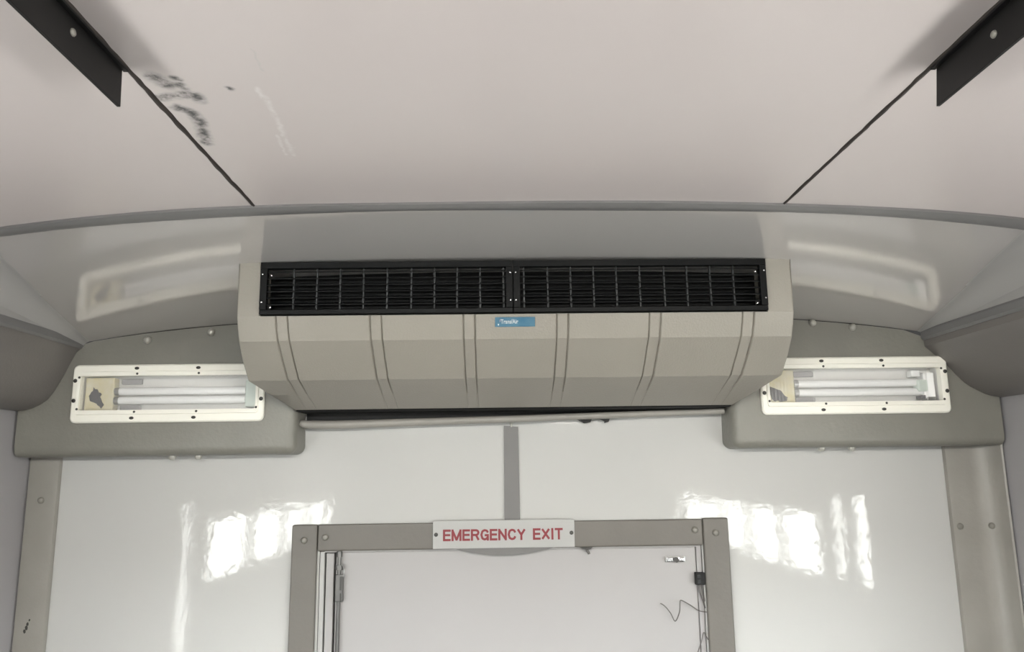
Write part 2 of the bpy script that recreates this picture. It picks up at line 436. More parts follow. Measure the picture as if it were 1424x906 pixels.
# corner posts
def post(name, prof, label, screws, m='trim_grey'):
    poly = prof + [(prof[-1][0], D-0.001), (prof[0][0], D-0.001)]
    o = struct(prism(name, poly, 'z', 0.0, Z(0.075), m, None, 0.0, True), label)
    for x, y, z in screws: put(SCREW, 'screw', (x, y, Z(z)), o)
    return o
post('trim_3', [(-1.122, D-0.003), (-1.119, D-0.010), (-1.110, D-0.012), (-1.062, D-0.012), (-1.053, D-0.010), (-1.050, D-0.004)],
     'grey corner post left of the white wall with one screw', [(-1.085, D-0.012, -0.054)])
post('trim_4', [(1.0135, D-0.004), (1.016, D-0.010), (1.026, D-0.012), (1.070, D-0.013), (1.090, D-0.017), (1.103, D-0.026), (1.112, D-0.040), (1.117, D-0.060), (1.121, D-0.062), (1.122, D-0.030)],
     'broad grey corner post right of the white wall with two screws', [(1.030, D-0.012, -0.142), (1.098, D-0.022, -0.141)])
# the torn patch low on the left post
bm = bmesh.new()
for (x, z, r) in [(-1.091, -0.330, 0.004), (-1.089, -0.322, 0.003), (-1.094, -0.337, 0.0035), (-1.086, -0.314, 0.0022)]:
    vs = [bm.verts.new((x + r*math.cos(t)*random.uniform(.5, 1.1), D-0.0122, Z(z) + 1.5*r*math.sin(t)*random.uniform(.6, 1.1))) for t in [i*math.pi/4 for i in range(8)]]
    bm.faces.new(vs)
sc = from_bm('scratch', bm, 'screw_dark', bpy.data.objects['trim_3'])

# ------------------------------------------------------------------ emergency door
door = struct(empty('door_1', (0, D, 0)), 'white emergency door in a grey trim frame')
box('door_leaf', (XL+0.036, D+0.008, 0.02), (XR-0.0123, D+0.035, Z(-0.1803)), 'door_white', door, 0.003)
box('hinge_stile', (XL+0.014, D+0.006, 0.02), (XL+0.032, D+0.03, Z(-0.182)), 'door_white', door, 0.002)
box('edge_channel', (XL+0.001, D+0.000, 0.02), (XL+0.0115, D+0.03, Z(-0.178)), 'sign_white', door, 0.0015)
box('head_stop', (XL+0.01, D+0.001, Z(-0.180)), (XR-0.002, D+0.03, Z(-0.1705)), 'door_white', door, 0.001)
box('latch_stop', (XR-0.012, D+0.004, 0.02), (XR-0.001, D+0.03, Z(-0.180)), 'door_white', door, 0.001)
# grey trim frame: two jambs and a header butting between them
def rounded_bar(name, a, b, parent, bev=0.004): return box(name, a, b, 'jamb_grey', parent, bev, 3)
jl = rounded_bar('jamb_trim', (-0.512, D-0.013, 0.02), (-0.4545, D-0.0005, Z(-0.117)), door)
jr = rounded_bar('jamb_trim', (0.431, D-0.013, 0.02), (0.4895, D-0.0005, Z(-0.115)), door)
hd = rounded_bar('header_trim', (-0.4535, D-0.011, Z(-0.176)), (0.430, D-0.0005, Z(-0.117)), door)
put(SCREW, 'screw', (-0.483, D-0.013, Z(-0.151)), jl); put(SCREW, 'screw', (0.459, D-0.013, Z(-0.148)), jr)
put(SCREW, 'screw', (-0.436, D-0.011, Z(-0.145)), hd); put(SCREW, 'screw', (0.412, D-0.011, Z(-0.141)), hd)
arc = [(-0.145 + 0.235*i/16, -0.174 - 0.0175*math.sin(math.pi*i/16)**0.9) for i in range(17)]
prism('header_lip', [(x, Z(z)) for x, z in arc] + [(0.09, Z(-0.166)), (-0.145, Z(-0.166))], 'y', D-0.0115, D-0.001, 'strip_grey', hd)

# lock rod on the hinge side
rod = tag(empty('lock_rod', (-0.4045, D+0.002, 0.3)), 'chrome vertical lock rod with catch down the left of the door', 'lock rod')
tube('rod', [(-0.4045, D-0.002, 0.3), (-0.4045, D-0.002, Z(-0.177))], 0.0042, 'steel_dull', rod, 10)
tube('collar', [(-0.4045, D-0.002, Z(-0.218)), (-0.4045, D-0.002, Z(-0.208))], 0.0085, 'steel_dull', rod, 12)
tube('rod_top', [(-0.4045, D-0.002, Z(-0.190)), (-0.4045, D-0.002, Z(-0.178))], 0.0062, 'steel_dull', rod, 10)
cb = box('catch_body', (-0.4115, D-0.008, Z(-0.288)), (-0.3945, D+0.0075, Z(-0.228)), 'steel_dull', rod, 0.003)
box('catch_slot', (-0.4010, D-0.0095, Z(-0.262)), (-0.3965, D-0.0070, Z(-0.232)), 'screw_dark', cb)
box('catch_slot', (-0.4000, D-0.0095, Z(-0.286)), (-0.3965, D-0.0070, Z(-0.268)), 'screw_dark', cb)
tube('spring_loop', [(-0.399, D-0.004, Z(-0.206)), (-0.394, D-0.006, Z(-0.211)), (-0.3925, D-0.006, Z(-0.222)), (-0.394, D-0.005, Z(-0.234))], 0.0016, 'steel', rod, 6)

# slide bolt at the top right of the door
sb = tag(empty('slide_bolt', (0.367, D+0.008, Z(-0.208))), 'small chrome catch at the top right of the door', 'door catch')
box('plate', (0.344, D+0.0045, Z(-0.214)), (0.390, D+0.0079, Z(-0.201)), 'steel', sb, 0.0015)
box('cover', (0.345, D-0.003, Z(-0.2125)), (0.362, D+0.0044, Z(-0.2020)), 'chrome', sb, 0.002)
tube('knob', [(0.367, D+0.0044, Z(-0.2075)), (0.367, D-0.008, Z(-0.2075))], 0.0058, 'screw_dark', sb, 12)
box('cover', (0.372, D-0.002, Z(-0.2125)), (0.387, D+0.0044, Z(-0.2020)), 'chrome', sb, 0.003)
# black switch with its lead
sw = tag(empty('door_switch', (0.419, D, Z(-0.250))), 'little black switch on the right edge of the door', 'switch')
bd = box('switch_body', (0.4085, D-0.010, Z(-0.263)), (0.4300, D+0.0038, Z(-0.236)), 'rubber_black', sw, 0.0015)
box('switch_tab', (0.4125, D-0.012, Z(-0.259)), (0.4190, D-0.0098, Z(-0.252)), 'grille_bar', bd)
box('switch_tab', (0.4125, D-0.012, Z(-0.247)), (0.4190, D-0.0098, Z(-0.241)), 'grille_bar', bd)
tube('lead', [(0.416, D-0.001, Z(-0.262)), (0.4175, D-0.002, Z(-0.28)), (0.424, D-0.002, Z(-0.30)), (0.4285, D-0.001, Z(-0.315))], 0.0016, 'wire_grey', sw, 6)
tube('lead', [(0.423, D-0.001, Z(-0.262)), (0.424, D-0.002, Z(-0.28)), (0.4285, D-0.001, Z(-0.30))], 0.0013, 'wire_grey', sw, 6)
def smooth_path(P, n=5):
    P = [Vector(p) for p in P]; out = []
    for i in range(len(P)-1):
        p0, p1, p2, p3 = P[max(i-1, 0)], P[i], P[i+1], P[min(i+2, len(P)-1)]
        for k in range(n):
            t = k/n
            out.append(0.5*((2*p1) + (p2-p0)*t + (2*p0-5*p1+4*p2-p3)*t*t + (3*p1-p0-3*p2+p3)*t**3))
    return out + [P[-1]]
w1 = tube('loose_wire', smooth_path([(0.4305, D-0.004, Z(-0.323)), (0.412, D-0.006, Z(-0.319)), (0.392, D-0.010, Z(-0.306)), (0.372, D-0.014, Z(-0.295)), (0.3685, D-0.014, Z(-0.300)), (0.3665, D-0.013, Z(-0.320)), (0.356, D-0.012, Z(-0.340)), (0.347, D-0.010, Z(-0.323)), (0.335, D-0.007, Z(-0.308)), (0.326, D-0.004, Z(-0.302))]), 0.0012, 'wire_grey', None, 6)
tag(w1, 'zigzag loose wire sticking out over the door beside the right jamb', 'wire')
w2 = tube('loose_wire', smooth_path([(0.4305, D-0.004, Z(-0.382)), (0.426, D-0.006, Z(-0.375)), (0.420, D-0.008, Z(-0.366)), (0.414, D-0.008, Z(-0.385)), (0.405, D-0.006, Z(-0.408)), (0.398, D-0.004, Z(-0.43))]), 0.0012, 'wire_grey', None, 6)
tag(w2, 'lower loose wire hooked out of the right jamb at the picture bottom', 'wire')
# dark broken clip under the header
cl = tag(empty('broken_clip', (0.160, D-0.004, Z(-0.176))), 'dark broken clip poking from under the door header right of the sign', 'clip')
prism('clip_stub', [(0.145, Z(-0.1765)), (0.175, Z(-0.1765)), (0.170, Z(-0.181)), (0.160, Z(-0.183)), (0.152, Z(-0.180))], 'y', D-0.008, D-0.001, 'screw_dark', cl)
tube('clip_pin', [(0.160, D-0.004, Z(-0.180)), (0.166, D-0.006, Z(-0.1885)), (0.1665, D-0.006, Z(-0.192))], 0.0028, 'wire_grey', cl, 8)

# exit sign
sg = tag(empty('exit_sign', (-0.03, D-0.012, Z(-0.143))), 'white EMERGENCY EXIT sign with red letters on the door header', 'sign')
box('plate', (-0.1905, D-0.0150, Z(-0.1745)), (0.1335, D-0.0112, Z(-0.1125)), 'sign_white', sg, 0.001)
GLYPH = {   # stroke skeletons on a 1 x 1 cell
 'E': [[(0, 0), (0, 1)], [(0, 1), (1, 1)], [(0, .52), (.92, .52)], [(0, 0), (1, 0)]],
 'M': [[(0, 0), (0, 1)], [(0, 1), (.5, 0)], [(.5, 0), (1, 1)], [(1, 1), (1, 0)]],
 'R': [[(0, 0), (0, 1)], [(0, 1), (.68, 1), (.92, .93), (1, .76), (.92, .58), (.68, .5), (0, .5)], [(.62, .5), (1, 0)]],
 'G': [[(1, .76), (.86, .94), (.5, 1), (.16, .88), (0, .5), (.16, .12), (.5, 0), (.84, .1), (1, .3), (1, .46), (.55, .46)], [(1, .46), (1, 0)]],
 'N': [[(0, 0), (0, 1)], [(0, 1), (1, 0)], [(1, 0), (1, 1)]],
 'C': [[(1, .72), (.86, .93), (.5, 1), (.16, .88), (0, .5), (.16, .12), (.5, 0), (.86, .07), (1, .28)]],
 'Y': [[(0, 1), (.5, .46)], [(1, 1), (.5, .46)], [(.5, .46), (.5, 0)]],
 'X': [[(0, 0), (1, 1)], [(0, 1), (1, 0)]], 'I': [[(.5, 0), (.5, 1)]], 'T': [[(.5, 0), (.5, 1)], [(0, 1), (1, 1)]]}
def lettering(name, text, x0, z0, h, total, stroke, y, m, parent):
    wd = {'M': 1.22, 'I': 0.16, ' ': 0.55, 'E': 0.86, 'T': 0.92}
    adv = [(wd.get(c, 1.0), 0.46) for c in text]
    unit = (total - stroke)/(sum(a+b for a, b in adv) - 0.46)
    bm = bmesh.new(); x = x0 + stroke/2; hz = h - stroke; kk = 0
    for c, (a, b) in zip(text, adv):
        for pl in GLYPH.get(c, []):
            P = [Vector((x + p[0]*a*unit, z0 + stroke/2 + p[1]*hz)) for p in pl]
            for p, q in zip(P[:-1], P[1:]):
                d = (q-p).normalized(); nn = Vector((-d.y, d.x))*stroke/2; e = d*stroke/2
                if len(pl) > 2: e = d*stroke*0.10
                if c in 'MNXYR' and abs(d.x) > 0.05 and abs(d.y) > 0.05 and len(pl) == 2: e = d*stroke*0.2
                kk += 1; yy = y - 0.00002*(kk % 4)
                vs = [bm.verts.new((v.x, yy, v.y)) for v in (p-e-nn, q+e-nn, q+e+nn, p-e+nn)]
                bm.faces.new(vs)
                vb = [bm.verts.new((v.co.x, y+0.0006, v.co.z)) for v in vs]
                for i in range(4): bm.faces.new((vs[i], vs[(i+1) % 4], vb[(i+1) % 4], vb[i]))
        x += (a+b)*unit
    return from_bm(name, bm, m, parent)
t_ = lettering('lettering', 'EMERGENCY EXIT', -0.1675, Z(-0.1575), 0.0255, 0.274, 0.0048, D-0.0157, 'sign_red', sg)
t_['label'] = 'red capital letters'
for x in (-0.1835, 0.1265): put(SMALL, 'sign_screw', (x, D-0.015, Z(-0.143)), sg)

# ------------------------------------------------------------------ boxes above the wall and their lamps
def cut_box(name, x_out, x_in, hole, parent, s):
    """vinyl-covered box with rounded front lower edges and a hole for the lamp"""
    bm = bmesh.new()
    za = sect(x_out*0.97, ZB, s, 0.015) - 0.004; zb = ZB - 0.035*x_in**2 + 0.000
    zlo = 0.042
    xs = (x_out, x_in)
    f = [bm.verts.new(p) for p in ((xs[0], YB, Z(zlo)), (xs[1], YB, Z(zlo)), (xs[1], YB, Z(zb)), (xs[0], YB, Z(0.30)))]
    k = [bm.verts.new(p) for p in ((xs[0], D-0.001, Z(zlo)), (xs[1]+s*-0.006, D-0.001, Z(zlo)), (xs[1], D-0.001, Z(zb)), (xs[0], D-0.001, Z(0.30)))]
    # curved top so that the box meets the arched panel
    n = 12; top_f = []; top_k = []
    for i in range(1, n):
        x = xs[1] + (xs[0]-xs[1])*i/n
        z = sect(x, ZB, s, 0.015) - 0.0015
        top_f.append(bm.verts.new((x, YB, Z(z)))); top_k.append(bm.verts.new((x, D-0.001, Z(z))))
    F = [f[0], f[1], f[2]] + top_f + [f[3]]; K = [k[0], k[1], k[2]] + top_k + [k[3]]
    bm.faces.new(F); bm.faces.new(K[::-1])
    for i in range(len(F)): bm.faces.new((F[i], F[(i+1) % len(F)], K[(i+1) % len(F)], K[i]))
    bmesh.ops.recalc_face_normals(bm, faces=bm.faces)
    bm.edges.ensure_lookup_table()
    es = [e for e in bm.edges if {e.verts[0], e.verts[1]} in ({f[0], f[1]}, {f[1], f[2]}, {f[1], k[1]})]
    bmesh.ops.bevel(bm, geom=es, offset=0.020, segments=6, affect='EDGES', profile=0.5)
    me = bpy.data.meshes.new(name); bm.to_mesh(me); bm.free()
    o = bpy.data.objects.new(name, me); COL.objects.link(o)
    (x0, x1, z0, z1) = hole
    bc = bmesh.new(); add_box(bc, (x0, YB-0.03, Z(z0)), (x1, YB+0.040, Z(z1)))
    bmesh.ops.recalc_face_normals(bc, faces=bc.faces)
    mc = bpy.data.meshes.new('cut'); bc.to_mesh(mc); bc.free(); oc = bpy.data.objects.new('cut', mc); COL.objects.link(oc)
    md = o.modifiers.new('b', 'BOOLEAN'); md.operation = 'DIFFERENCE'; md.object = oc; md.solver = 'EXACT'
    dg = bpy.context.evaluated_depsgraph_get(); dg.update()
    me2 = bpy.data.meshes.new_from_object(o.evaluated_get(dg))
    bpy.data.objects.remove(o); bpy.data.objects.remove(oc)
    o = link(name, me2, 'vinyl_grey', parent); smooth_by_angle(o, 32); return o

def round_rect(x0, x1, z0, z1, r, n=5):
    out = []
    for cx, cz, a0 in ((x1-r, z1-r, 0), (x0+r, z1-r, 90), (x0+r, z0+r, 180), (x1-r, z0+r, 270)):
        for i in range(n+1):
            t = math.radians(a0 + 90*i/n); out.append((cx + r*math.cos(t), cz + r*math.sin(t)))
    return out
def ring_frame(name, outer, inner_steps, parent, m):
    """frame lofted through outline loops [(loop2d, y)]"""
    bm = bmesh.new(); loops = []
    for lp, y in inner_steps: loops.append([bm.verts.new((x, y, Z(z))) for x, z in lp])
    for a, b in zip(loops[:-1], loops[1:]):
        k = len(a)
        for i in range(k): bm.faces.new((a[i], a[(i+1) % k], b[(i+1) % k], b[i]))
    o = from_bm(name, bm, m, parent); smooth_by_angle(o, 30); return o

def lamp(x0, x1, z0, z1, s, label, bx):
    root = tag(empty('ceiling_lamp', ((x0+x1)/2, YB, Z(z0))), label, 'lamp', 'strip lamps set into the grey boxes')
    RR = round_rect
    yf = YB - 0.010
    ix0, ix1, iz0, iz1 = x0+0.019, x1-0.019, z0+0.028, z1-0.026
    fr = ring_frame('frame', None, [
        (RR(x0, x1, z0, z1, 0.012), YB-0.0008), (RR(x0, x1, z0, z1, 0.012), yf+0.003), (RR(x0+0.003, x1-0.003, z0+0.003, z1-0.003, 0.010), yf),
        (RR(ix0-0.007, ix1+0.007, iz0-0.010, iz1+0.010, 0.006), yf), (RR(ix0-0.006, ix1+0.006, iz0-0.009, iz1+0.009, 0.005), yf-0.003),
        (RR(ix0, ix1, iz0, iz1, 0.004), yf-0.002), (RR(ix0, ix1, iz0, iz1, 0.004), YB+0.004)], root, 'lamp_white')
    # screws: two on each long side of the flange and of the lens rim, two at each end
    L = x1 - x0; H = z1 - z0
    for k in (0.33, 0.65):
        put(SMALL, 'screw', (x0+L*k, yf, Z(z1-0.009)), fr, (0, 0, 0), (1.15, 1, 0.75)); put(SMALL, 'screw', (x0+L*(k-0.01), yf, Z(z0+0.010)), fr, (0, 0, 0), (1.15, 1, 0.75))
        put(TINY, 'rim_screw', (x0+L*(k+0.006), yf-0.002, Z(iz1+0.0045)), fr); put(TINY, 'rim_screw', (x0+L*(k+0.004), yf-0.002, Z(iz0-0.0045)), fr)
    for xx in (x0+0.0065, x1-0.0065):
        for zz in (z0+0.050, z1-0.036): put(SMALL, 'screw', (xx, yf, Z(zz)), fr)
        for zz in (iz0+0.003, iz1-0.003): put(TINY, 'rim_screw', (xx + (0.0095 if xx < (x0+x1)/2 else -0.0095), yf-0.002, Z(zz)), fr)
    # tray
    bm = bmesh.new(); e = 0.001
    lo = [(ix0-0.004+e, iz0-0.004+e), (ix1+0.004-e, iz0-0.004+e), (ix1+0.004-e, iz1+0.004-e), (ix0-0.004+e, iz1+0.004-e)]
    a = [bm.verts.new((x, YB+0.003, Z(z))) for x, z in lo]; b = [bm.verts.new((x, YB+0.036, Z(z))) for x, z in lo]
    bm.faces.new(b)
    for i in range(4): bm.faces.new((a[i], a[(i+1) % 4], b[(i+1) % 4], b[i]))
    tray = from_bm('tray', bm, 'tray_white', root)
    zm = (iz0+iz1)/2
    for dz in (-0.0150, 0.0060):
        tb = tube('fluorescent_tube', [(ix0+0.076, YB+0.018, Z(zm+dz)), (ix1-0.030, YB+0.018, Z(zm+dz))], 0.0086, 'tube_white', root, 14)
        tube('end_cap', [(ix0+0.066, YB+0.018, Z(zm+dz)), (ix0+0.076, YB+0.018, Z(zm+dz))], 0.0092, 'steel', tb, 14)
    # yellowed holder with its burn
    hb = box('lamp_holder', (ix0+0.001, YB+0.009, Z(iz0+0.001)), (ix0+0.066, YB+0.035, Z(iz1-0.001)), 'burnt_yellow', root, 0.004)
    if s < 0: bl = [(0.016, 0.048), (0.023, 0.041), (0.030, 0.036), (0.028, 0.026), (0.036, 0.014), (0.030, 0.006), (0.022, 0.015), (0.012, 0.022), (0.009, 0.030), (0.014, 0.038)]
    else: bl = [(0.002, 0.036), (0.014, 0.030), (0.026, 0.024), (0.036, 0.012), (0.034, 0.005), (0.022, 0.003), (0.010, 0.005), (0.006, 0.018)]
    jag = []
    for a, b in zip(bl, bl[1:] + bl[:1]):
        for t in (0, 0.34, 0.67): jag.append((a[0]+(b[0]-a[0])*t + random.uniform(-1, 1)*0.0016, a[1]+(b[1]-a[1])*t + random.uniform(-1, 1)*0.0016))
    prism('burn', [(ix0+px*1.3, Z(iz0+pz*1.12)) for px, pz in jag], 'y', YB+0.0082, YB+0.0092, 'burnt_black', hb)
    # grey blocks for the dark smudges near the tube ends
    for zc in (iz1-0.009, iz0+0.008):
        so = box('smudge_block', (ix0+0.072, YB+0.029, Z(zc-0.0065)), (ix0+0.120, YB+0.0355, Z(zc+0.0065)), 'smudge_grey', root, 0.003)
    hb2 = box('lamp_holder', (ix1-0.030, YB+0.008, Z(iz0+0.006)), (ix1-0.004, YB+0.035, Z(iz1-0.010)), 'socket_green' if s < 0 else 'tube_white', root, 0.004)
    if s > 0:
        box('connector', (ix1-0.058, YB+0.006, Z(iz1-0.020)), (ix1-0.036, YB+0.030, Z(iz1-0.004)), 'tube_white', root, 0.004)
        box('connector', (ix1-0.046, YB+0.005, Z(zm-0.016)), (ix1-0.022, YB+0.030, Z(zm+0.012)), 'socket_green', root, 0.005)
        box('terminal', (ix1-0.040, YB+0.005, Z(iz0+0.006)), (ix1-0.030, YB+0.030, Z(iz0+0.014)), 'burnt_black', root, 0.001)
        box('terminal', (ix1-0.026, YB+0.005, Z(iz0+0.002)), (ix1-0.006, YB+0.030, Z(iz0+0.010)), 'steel', root, 0.001)
    # ribbed lens
    bm = bmesh.new(); nb = int((ix1-ix0)/0.0042); va = []; vb = []
    xa, xb = (ix0+e, ix1-e) if s < 0 else (ix0+e, ix1-0.030)
    for i in range(nb+1):
        x = xa + (xb-xa)*i/nb; y = yf + 0.002 + (0.0007 if i % 2 else 0)
        va.append(bm.verts.new((x, y, Z(iz0+e)))); vb.append(bm.verts.new((x, y, Z(iz1-e))))
    for i in range(nb): bm.faces.new((va[i], va[i+1], vb[i+1], vb[i]))
    ln = from_bm('lens', bm, 'diffuser', root); ln['label'] = 'clear ribbed plastic lens'
    return root

LX = {-1: (-0.9975, -0.5665), 1: (0.563, 0.9985)}; LZ = (0.1155, 0.2465)
for s in (-1, 1):
    x0, x1 = LX[s]; nm = 'left' if s < 0 else 'right'
    bx = tag(empty('bulkhead_box', (s*0.8, YB, Z(0.042))), 'grey vinyl box high in the %s corner holding a strip lamp' % nm, 'box', 'grey boxes either side of the air conditioner')
    cut_box('box_shell', s*1.118, s*0.497, (x0+0.012, x1-0.012, LZ[0]+0.020, LZ[1]-0.018), bx, s)
    for (bxx, bz) in (((-0.840, 0.303), (-0.696, 0.320)) if s < 0 else ((0.697, 0.328), (0.791, 0.317))):
        put(BOLT, 'bolt', (bxx, YB-0.0002, Z(bz)), bx)
    for bxx in ((-0.784, -0.725) if s < 0 else (0.711, 0.782)):
        put(BOLT, 'bolt', (bxx, YB+0.040, Z(0.0422)), bx, (math.pi/2, 0, 0))
    lamp(x0, x1, LZ[0], LZ[1], s, 'white framed strip lamp with %s, %s of the air conditioner' % ('burnt yellowed end' if s < 0 else 'exposed connectors', nm), bx)

# grey padded roll over the rear wall, gap shade built as black pieces
roll_pts = [(-0.4955, 1.809, Z(0.1120)), (-0.488, 1.810, Z(0.1105)), (-0.47, 1.815, Z(0.1090)), (-0.40, 1.818, Z(0.1085)), (-0.25, 1.818, Z(0.1118)), (0.0, 1.818, Z(0.1170)), (0.2, 1.818, Z(0.1222)), (0.4, 1.818, Z(0.1270)), (0.470, 1.816, Z(0.1288)), (0.4895, 1.815, Z(0.1293))]
rad = [0.0065, 0.0090, 0.0100, 0.0102, 0.0092, 0.0082, 0.0076, 0.0072, 0.0072, 0.0070]
rad = [rad[a] + (rad[min(a+1, 9)]-rad[a])*b/4 for a in range(9) for b in range(4)] + [rad[9]]
rl = struct(tube('trim_5', smooth_path(roll_pts, 4), rad, 'trim_grey', None, 14), 'grey padded roll lying along the top of the white wall')
prism('gap_shade_sheet', [(-0.4885, Z(0.1100)), (-0.40, Z(0.1100)), (-0.25, Z(0.1125)), (0.0, Z(0.1180)), (0.2, Z(0.1230)), (0.4, Z(0.1280)), (0.4855, Z(0.1300)), (0.4855, Z(0.1360)), (-0.4885, Z(0.1360))], 'y', D-0.006, D-0.0005, 'rubber_black', rl)  # black sheet standing in for the shade in the gap above the roll
box('gap_shade_bar', (-0.4955, 1.7725, Z(0.1365)), (0.4935, D-0.0005, Z(0.150)), 'rubber_black', rl)  # black bar carrying the same gap shade in under the air conditioner
for (xa, xb) in ((0.145, 0.180), (0.198, 0.222)):
    prism('torn_gap_patch', [(xa, Z(0.1145)), (xb, Z(0.1145)), (xb-0.003, Z(0.1075)), ((xa+xb)/2, Z(0.1055)), (xa+0.012, Z(0.109))], 'y', D-0.028, D-0.018, 'rubber_black', rl)  # black pieces standing in for the dark of torn gaps beneath the roll

# ------------------------------------------------------------------ coves along both sides and their edge trims
CP = {-1: [(-0.990, 0.284), (-0.999, 0.275), (-1.010, 0.252), (-1.020, 0.228), (-1.031, 0.206), (-1.041, 0.187), (-1.053, 0.170), (-1.067, 0.159), (-1.086, 0.150), (-1.110, 0.1455), (-1.123, 0.145)],
      1: [(0.955, 0.280), (0.956, 0.270), (0.978, 0.250), (1.002, 0.228), (1.020, 0.205), (1.037, 0.187), (1.051, 0.176), (1.067, 0.167), (1.083, 0.159), (1.100, 0.1535), (1.123, 0.150)]}
for s in (-1, 1):
    P = CP[s]; nm = 'left' if s < 0 else 'right'
    poly = P + [(s*1.123, 0.29), (P[0][0], 0.29)]
    o = prism('side_cove', [(x, Z(z)) for x, z in poly], 'y', Y0+0.01, YB-0.002, 'cove_grey', None, 0, True)
    tag(o, 'dark grey-brown curved cove panel along the %s side wall' % nm, 'panel', 'side coves')
    xa = P[0][0]
    tq = [(xa+s*0.010, 0.281), (xa-s*0.002, 0.2815), (xa-s*0.006, 0.287), (xa-s*0.006, 0.301), (xa-s*0.002, 0.306), (xa+s*0.006, 0.306)]
    tr = struct(prism('trim_%d' % (6 if s < 0 else 7), [(x, Z(z+0.003)) for x, z in tq], 'y', Y0+0.01, YB-0.002, 'edge_trim', None, 0, False), 'grey edging strip along the top of the %s cove' % nm)
    # shoulder closing the ceiling down to the edging
    bm = bmesh.new(); xm = XC[s]
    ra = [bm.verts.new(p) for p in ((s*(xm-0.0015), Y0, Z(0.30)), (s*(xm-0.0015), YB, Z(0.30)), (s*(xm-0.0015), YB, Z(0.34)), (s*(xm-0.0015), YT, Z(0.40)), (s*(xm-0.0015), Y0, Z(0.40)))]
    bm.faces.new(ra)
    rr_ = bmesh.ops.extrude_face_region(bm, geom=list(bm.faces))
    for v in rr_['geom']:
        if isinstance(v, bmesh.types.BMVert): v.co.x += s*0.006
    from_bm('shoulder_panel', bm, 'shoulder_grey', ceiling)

# ------------------------------------------------------------------ black ceiling rails on the seams
for s in (-1, 1):
    nm = 'left' if s < 0 else 'right'
    x = SEAM[s] + s*0.0035; zt = zs(SEAM[s])
    rt = tag(empty('ceiling_rail', (x, 0.8, Z(zt))), 'black metal rail hanging along the %s ceiling seam' % nm, 'rail', 'black rails on the ceiling seams')
    sk = 0.0 if s < 0 else 0.006
    prism('rail_blade', [(-4.3, Z(zt-0.0008)), (0.800, Z(zt-0.0008)), (0.803+sk, Z(zt-0.0455)), (-4.3, Z(zt-0.0455))], 'x', min(x, x+s*0.004), max(x, x+s*0.004), 'rail_black', rt, 0.0006)
    box('rail_flange', (min(x, x-s*0.006), -4.3, Z(zt-0.0042)), (max(x, x-s*0.006), 0.803, Z(zt-0.0009)), 'rail_black', rt, 0.0005)
    for yy in (0.70, 0.10, -0.5):
        put(SCREW, 'rivet', (x, yy, Z(0.4245 if s < 0 else 0.4205)), rt, (0, 0, s*math.pi/2*-1), (0.55, 0.5, 0.55)).data = SCREW

# ------------------------------------------------------------------ unseen lamps added behind the viewer as fill light
FILL_L = 22.0
m = bpy.data.materials.new('fill_glow'); m.use_nodes = True; pb = m.node_tree.nodes['Principled BSDF']
pb.inputs['Base Color'].default_value = (0.8, 0.8, 0.78, 1); pb.inputs['Emission Color'].default_value = (1.0, 0.955, 0.875, 1)
pb.inputs['Emission Strength'].default_value = FILL_L; MATS['fill_glow_warm'] = m
m2 = m.copy(); m2.name = 'fill_glow_cool'; MATS['fill_glow_cool'] = m2
m2.node_tree.nodes['Principled BSDF'].inputs['Emission Color'].default_value = (0.96, 0.985, 0.955, 1)
def fill_lamp(x, y, label):
    zc = sect(x, ZT, -1 if x < 0 else 1, 0.07) - 0.012
    r_ = tag(empty('fill_lamp', (x, y, Z(zc))), label, 'lamp', 'fill lamps added on the ceiling behind the viewer')
    box('base_plate', (x-0.27, y-0.065, Z(zc-0.012)), (x+0.27, y+0.065, Z(zc)), 'lamp_white', r_, 0.003)
    half = [(y + 0.052*math.cos(math.pi*i/14), Z(zc-0.0125-0.052*math.sin(math.pi*i/14))) for i in range(15)]
    prism('diffuser', half, 'x', x-0.25, x+0.25, 'fill_glow_cool' if x < 0 else 'fill_glow_warm', r_, 0, True)
    for e in (-1, 1): prism('end_cap', [(a, b) for a, b in half], 'x', x+e*0.2505, x+e*0.262, 'lamp_white', r_)
for x, nm in ((-0.5, 'left'), (0.5, 'right')):
    for y, pl in ((-0.75, 'nearer'), (-1.45, 'farther')):
        fill_lamp(x, y, 'unseen %s fill lamp added on the ceiling behind the viewer, %s row' % (pl, nm))

# ------------------------------------------------------------------ air conditioner
ac = tag(empty('air_conditioner', (0, 1.5, Z(0.138))), 'beige ribbed air conditioner with black double grille under the ceiling', 'air conditioner')
XA0, XA1 = -0.541, 0.541
GX0, GX1 = -0.4985, 0.4905; GZ = 0.2975
ZTOPA = 0.4035
def acx(x, t):                                   # ends draw in on the underside
    return x
prof = [(1.4785, GZ), (1.488, 0.275), (1.500, 0.252), (1.540, 0.219), (1.585, 0.185), (1.66, 0.163), (1.748, 0.138)]
RIBS = [-0.456, -0.275, -0.094, 0.088, 0.269, 0.452]; RW = 0.0112; RD = 0.0046; RE = 0.0022
xs = [XA0]
for rx in RIBS: xs += [rx-RW-RE, rx-RW, rx-RW+RE, rx+RW-RE, rx+RW, rx+RW+RE]
xs += [XA1]
def nrm(i):
    a = prof[max(i-1, 0)]; b = prof[min(i+1, len(prof)-1)]
    d = Vector((b[0]-a[0], b[1]-a[1])).normalized(); return Vector((-d.y, d.x))  # into the body
bm = bmesh.new(); cols = []
inr = set(); k = 1
band = set()
for rx in RIBS: inr |= {k+1, k+4}; band |= {k+2, k+3}; k += 6
fade = [1, 1, 1, 1, 1, 0.45, 0.0]
